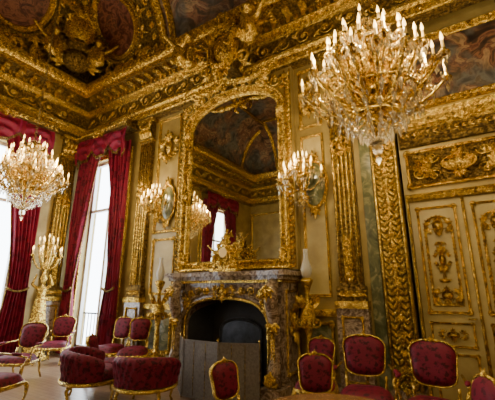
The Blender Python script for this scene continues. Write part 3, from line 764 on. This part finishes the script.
# ------------------------------------------------------------------ furniture
def cushion(b,fr,outline,n0,n1,mat,cu,cv,rings=7):
    k=len(outline); vs=[];fs=[]
    for j in range(rings+1):
        s=j/rings; h=n0+(n1-n0)*(1-s**4)**.5 if s<1 else n0
        for u,v in outline: vs.append(fr.p(cu+(u-cu)*max(s,.02),cv+(v-cv)*max(s,.02),h))
    for j in range(rings):
        for i in range(k): a=j*k+i; c=j*k+(i+1)%k; fs.append((a,c,c+k,a+k))
    fs.append(tuple(range(k))); b.add(vs,fs,mat,True)
def chair_mesh(arm=True,w=.29,bh=.56,name='chair'):
    b=Bd(); dp=.27
    so=[]
    for i in range(28):
        a=2*pi*i/28; c,s=cos(a),sin(a); x=math.copysign(abs(c)**.55,c); y=math.copysign(abs(s)**.55,s)
        so.append((x*(w-.035*y),y*dp))
    sweep(b,PL,so,[(0,.385),(-.018,.375),(-.02,.355),(-.012,.335),(.0,.325),(.03,.325),(.03,.385)],GOLD,True,True)
    cushion(b,PL,[(u*.99,v*.99) for u,v in so],.38,.50,RED,0,0)
    fill(b,PL,[(u*.95,v*.95) for u,v in so],.34,GOLDD)
    frn=Fr((0,-dp-.02,0),(1,0,0),(0,0,1),(0,-1,0)); acanthus(b,frn,0,.34,pi/2,.05,.01)
    for sx in(-1,1):
        x=sx*(w-.02); y=-dp+.03
        tube(b,[(x*.96,y,.36),(x*1.04,y-.02,.30),(x*1.03,y-.02,.2),(x*.93,y+.0,.09),(x*.93,y-.01,.04),(x*1.0,y-.04,.012)],[.03,.03,.02,.013,.012,.02],GOLD,8)
        y=dp-.03; x=sx*(w-.06)
        tube(b,[(x,y,.38),(x,y+.02,.28),(x*1.02,y+.03,.16),(x*1.05,y+.09,.012)],[.026,.024,.018,.016],GOLD,8)
    bf=Fr((0,dp-.02,.42),(1,0,0),(0,.2,.98),(0,-.98,.2))
    bo=[]
    for i in range(36):
        a=2*pi*i/36; c,s=cos(a),sin(a); x=math.copysign(abs(c)**.6,c); y=math.copysign(abs(s)**.65,s)
        wv=(w-.03)*(.93+.09*y)-.012*cos(4*a)
        vv=.1+bh*.5+ (bh*.5-.05)*y+(.045*max(0,y)*cos(c*pi/2)); bo.append((x*wv,vv))
    sweep(b,bf,bo,[(.014,-.025),(0,-.025),(-.006,-.01),(-.008,.018),(-.002,.03),(.008,.028),(.014,.015)],GOLD,True,True)
    inn=[(u*.965,(v-.36)*.97+.36) for u,v in bo]
    cushion(b,bf,inn,.0,.065,RED,0,.36); cushion(b,bf,inn,.0,-.045,RED,0,.36)
    top=.1+bh-.05+.045
    acanthus(b,bf,0,top-.02,pi/2,.07,.02)
    for s in(-1,1): scroll(b,bf,s*.055,top-.005,.022,0 if s<0 else pi,s,1.2,.007,.02)
    for s in(-1,1): tube(b,[(s*(w-.08),dp-.03,.38),bf.p(s*(w-.07),.16,0)],[.02,.015],GOLD,8)
    if arm:
        for s in(-1,1):
            q=bf.p(s*(w-.03),.30,0)
            pts=[q,(s*(w+.02),.1,.69),(s*(w+.05),-.03,.67),(s*(w+.055),-.12,.655),(s*(w+.04),-.16,.63),(s*(w+.02),-.15,.58),(s*(w+.01),-.1,.51),(s*w,-.11,.42),(s*(w-.01),-.12,.36)]
            tube(b,pts,[.013,.015,.015,.016,.018,.015,.013,.015,.018],GOLD,8)
            ell(b,(s*(w+.035),.04,.695),(.03,.1,.024),RED,10,6)
    return b.mesh(name)
AM=chair_mesh(True,.30,.56,'gilt_armchair'); SMh=chair_mesh(False,.235,.50,'gilt_side_chair')
def tub_mesh():
    b=Bd(); vs=[];fs=[];NI=120;NJ=20;A=pi*1.22
    for i in range(NI+1):
        t=i/NI; a=pi/2-A/2+A*t; e=abs(2*t-1); hgt=.34*(1-.35*e**3)
        for j in range(NJ+1):
            s=j/NJ
            if s<.42: q=s/.42; r=.42+.05*q; z=.32+hgt*q
            elif s<.62: q=(s-.42)/.2; r=.42+.05*cos(pi*q)-.015; z=.32+hgt+.05*sin(pi*q)
            else: q=(s-.62)/.38; r=.355-.02*q; z=.32+hgt*(1-q*.75)
            tuft=.022*abs(cos(t*18*pi+(s*9)))*abs(cos(t*18*pi-(s*9)))
            r+=tuft if s<.5 else -tuft
            vs.append((r*cos(a)*1.0,r*sin(a)*.95,z))
    for i in range(NI):
        for j in range(NJ): k=i*(NJ+1)+j; fs.append((k,k+1,k+NJ+2,k+NJ+1))
    fs.append(tuple(range(NJ+1))); fs.append(tuple(NI*(NJ+1)+j for j in range(NJ+1)))
    b.add(vs,fs,RED,True)
    so=[(.43*cos(2*pi*i/32),.42*sin(2*pi*i/32)) for i in range(32)]
    cushion(b,PL,[(u*.93,v*.93) for u,v in so],.33,.46,RED,0,0)
    sweep(b,PL,so,[(0,.31),(-.02,.305),(-.025,.28),(-.01,.26),(.05,.26),(.05,.31)],GOLD,True,True)
    fill(b,PL,[(u*.97,v*.97) for u,v in so],.27,GOLDD)
    for k in range(4):
        a=pi/4+k*pi/2; c,s=cos(a)*.38,sin(a)*.38
        tube(b,[(c,s,.27),(c*1.12,s*1.12,.2),(c*1.02,s*1.02,.07),(c*1.1,s*1.1,.012)],[.03,.026,.016,.02],GOLD,8)
    return b.mesh('tufted_tub_armchair')
TM=tub_mesh()
def face(x,y,tx,ty): return math.atan2(ty-y,tx-x)+pi/2
T=(-.72,2.08)
def put(me,name,x,y,rz,s=1,z=.88): inst(me,name,(x,y,0),rz,(s,s,s*z))
put(AM,'gilt_armchair',-1.08,4.1,face(-1.08,4.1,-.6,2),.95,.92)
put(AM,'gilt_armchair',-.43,4.0,face(-.43,4.0,-.5,2),.9,.98)
put(AM,'gilt_armchair',-6.5,3.15,.5,.95)
put(AM,'gilt_armchair',-7.45,4.3,.6,.95)
put(AM,'gilt_armchair',-5.05,2.2,1.9,.95,.95)
put(SMh,'gilt_side_chair',-5.85,4.45,.25,1.05)
put(SMh,'gilt_side_chair',-5.25,4.5,.6,1.05)
put(SMh,'gilt_side_chair',-5.15,3.95,2.2,1.0,.72)
put(SMh,'gilt_side_chair',-1.33,3.3,face(-1.33,3.3,-.9,2.0)+.05,.92,.88)
put(SMh,'gilt_side_chair',-1.74,4.35,.1,.95,.87)
put(SMh,'gilt_side_chair',-1.88,2.95,1.35,.9,.84)
put(SMh,'gilt_side_chair',-.27,3.0,-1.15,.9,.96)
put(TM,'tufted_tub_armchair',-4.6,3.25,pi*.8,.95,.98); put(TM,'tufted_tub_armchair',-3.74,3.45,pi*1.15,.92,.98)
b=Bd()
lathe(b,[(0,.71),(.44,.71),(.47,.72),(.48,.735),(.47,.75),(0,.752)],(0,0,0),DARKWOOD,48)
lathe(b,[(.40,.62),(.42,.64),(.42,.70),(.40,.71)],(0,0,0),GOLD,40)
lathe(b,[(.06,.12),(.09,.2),(.05,.3),(.04,.45),(.08,.55),(.12,.65),(.38,.66)],(0,0,0),GOLD,16)
for k in range(4):
    a=pi/4+k*pi/2; tube(b,[(.05*cos(a),.05*sin(a),.2),(.2*cos(a),.2*sin(a),.18),(.32*cos(a),.32*sin(a),.07),(.38*cos(a),.38*sin(a),.02)],[.04,.035,.028,.03],GOLD,8)
b.obj('round_table',(T[0],T[1],.01))
# ------------------------------------------------------------------ world & camera
w=bpy.data.worlds.new('sky'); bpy.context.scene.world=w; w.use_nodes=True
bg=w.node_tree.nodes['Background']; bg.inputs[0].default_value=(.84,.92,1,1); bg.inputs[1].default_value=12
cam=bpy.data.cameras.new('camera'); co=bpy.data.objects.new('camera',cam); bpy.context.scene.collection.objects.link(co)
cam.sensor_width=36; cam.lens=340/495*36; cam.clip_start=.05
co.location=(0,0,1.45)
pit=math.atan(90/340)
h=Vector((-.533*cos(pit),.846*cos(pit),sin(pit)))
co.rotation_euler=h.to_track_quat('-Z','Y').to_euler()
bpy.context.scene.camera=co
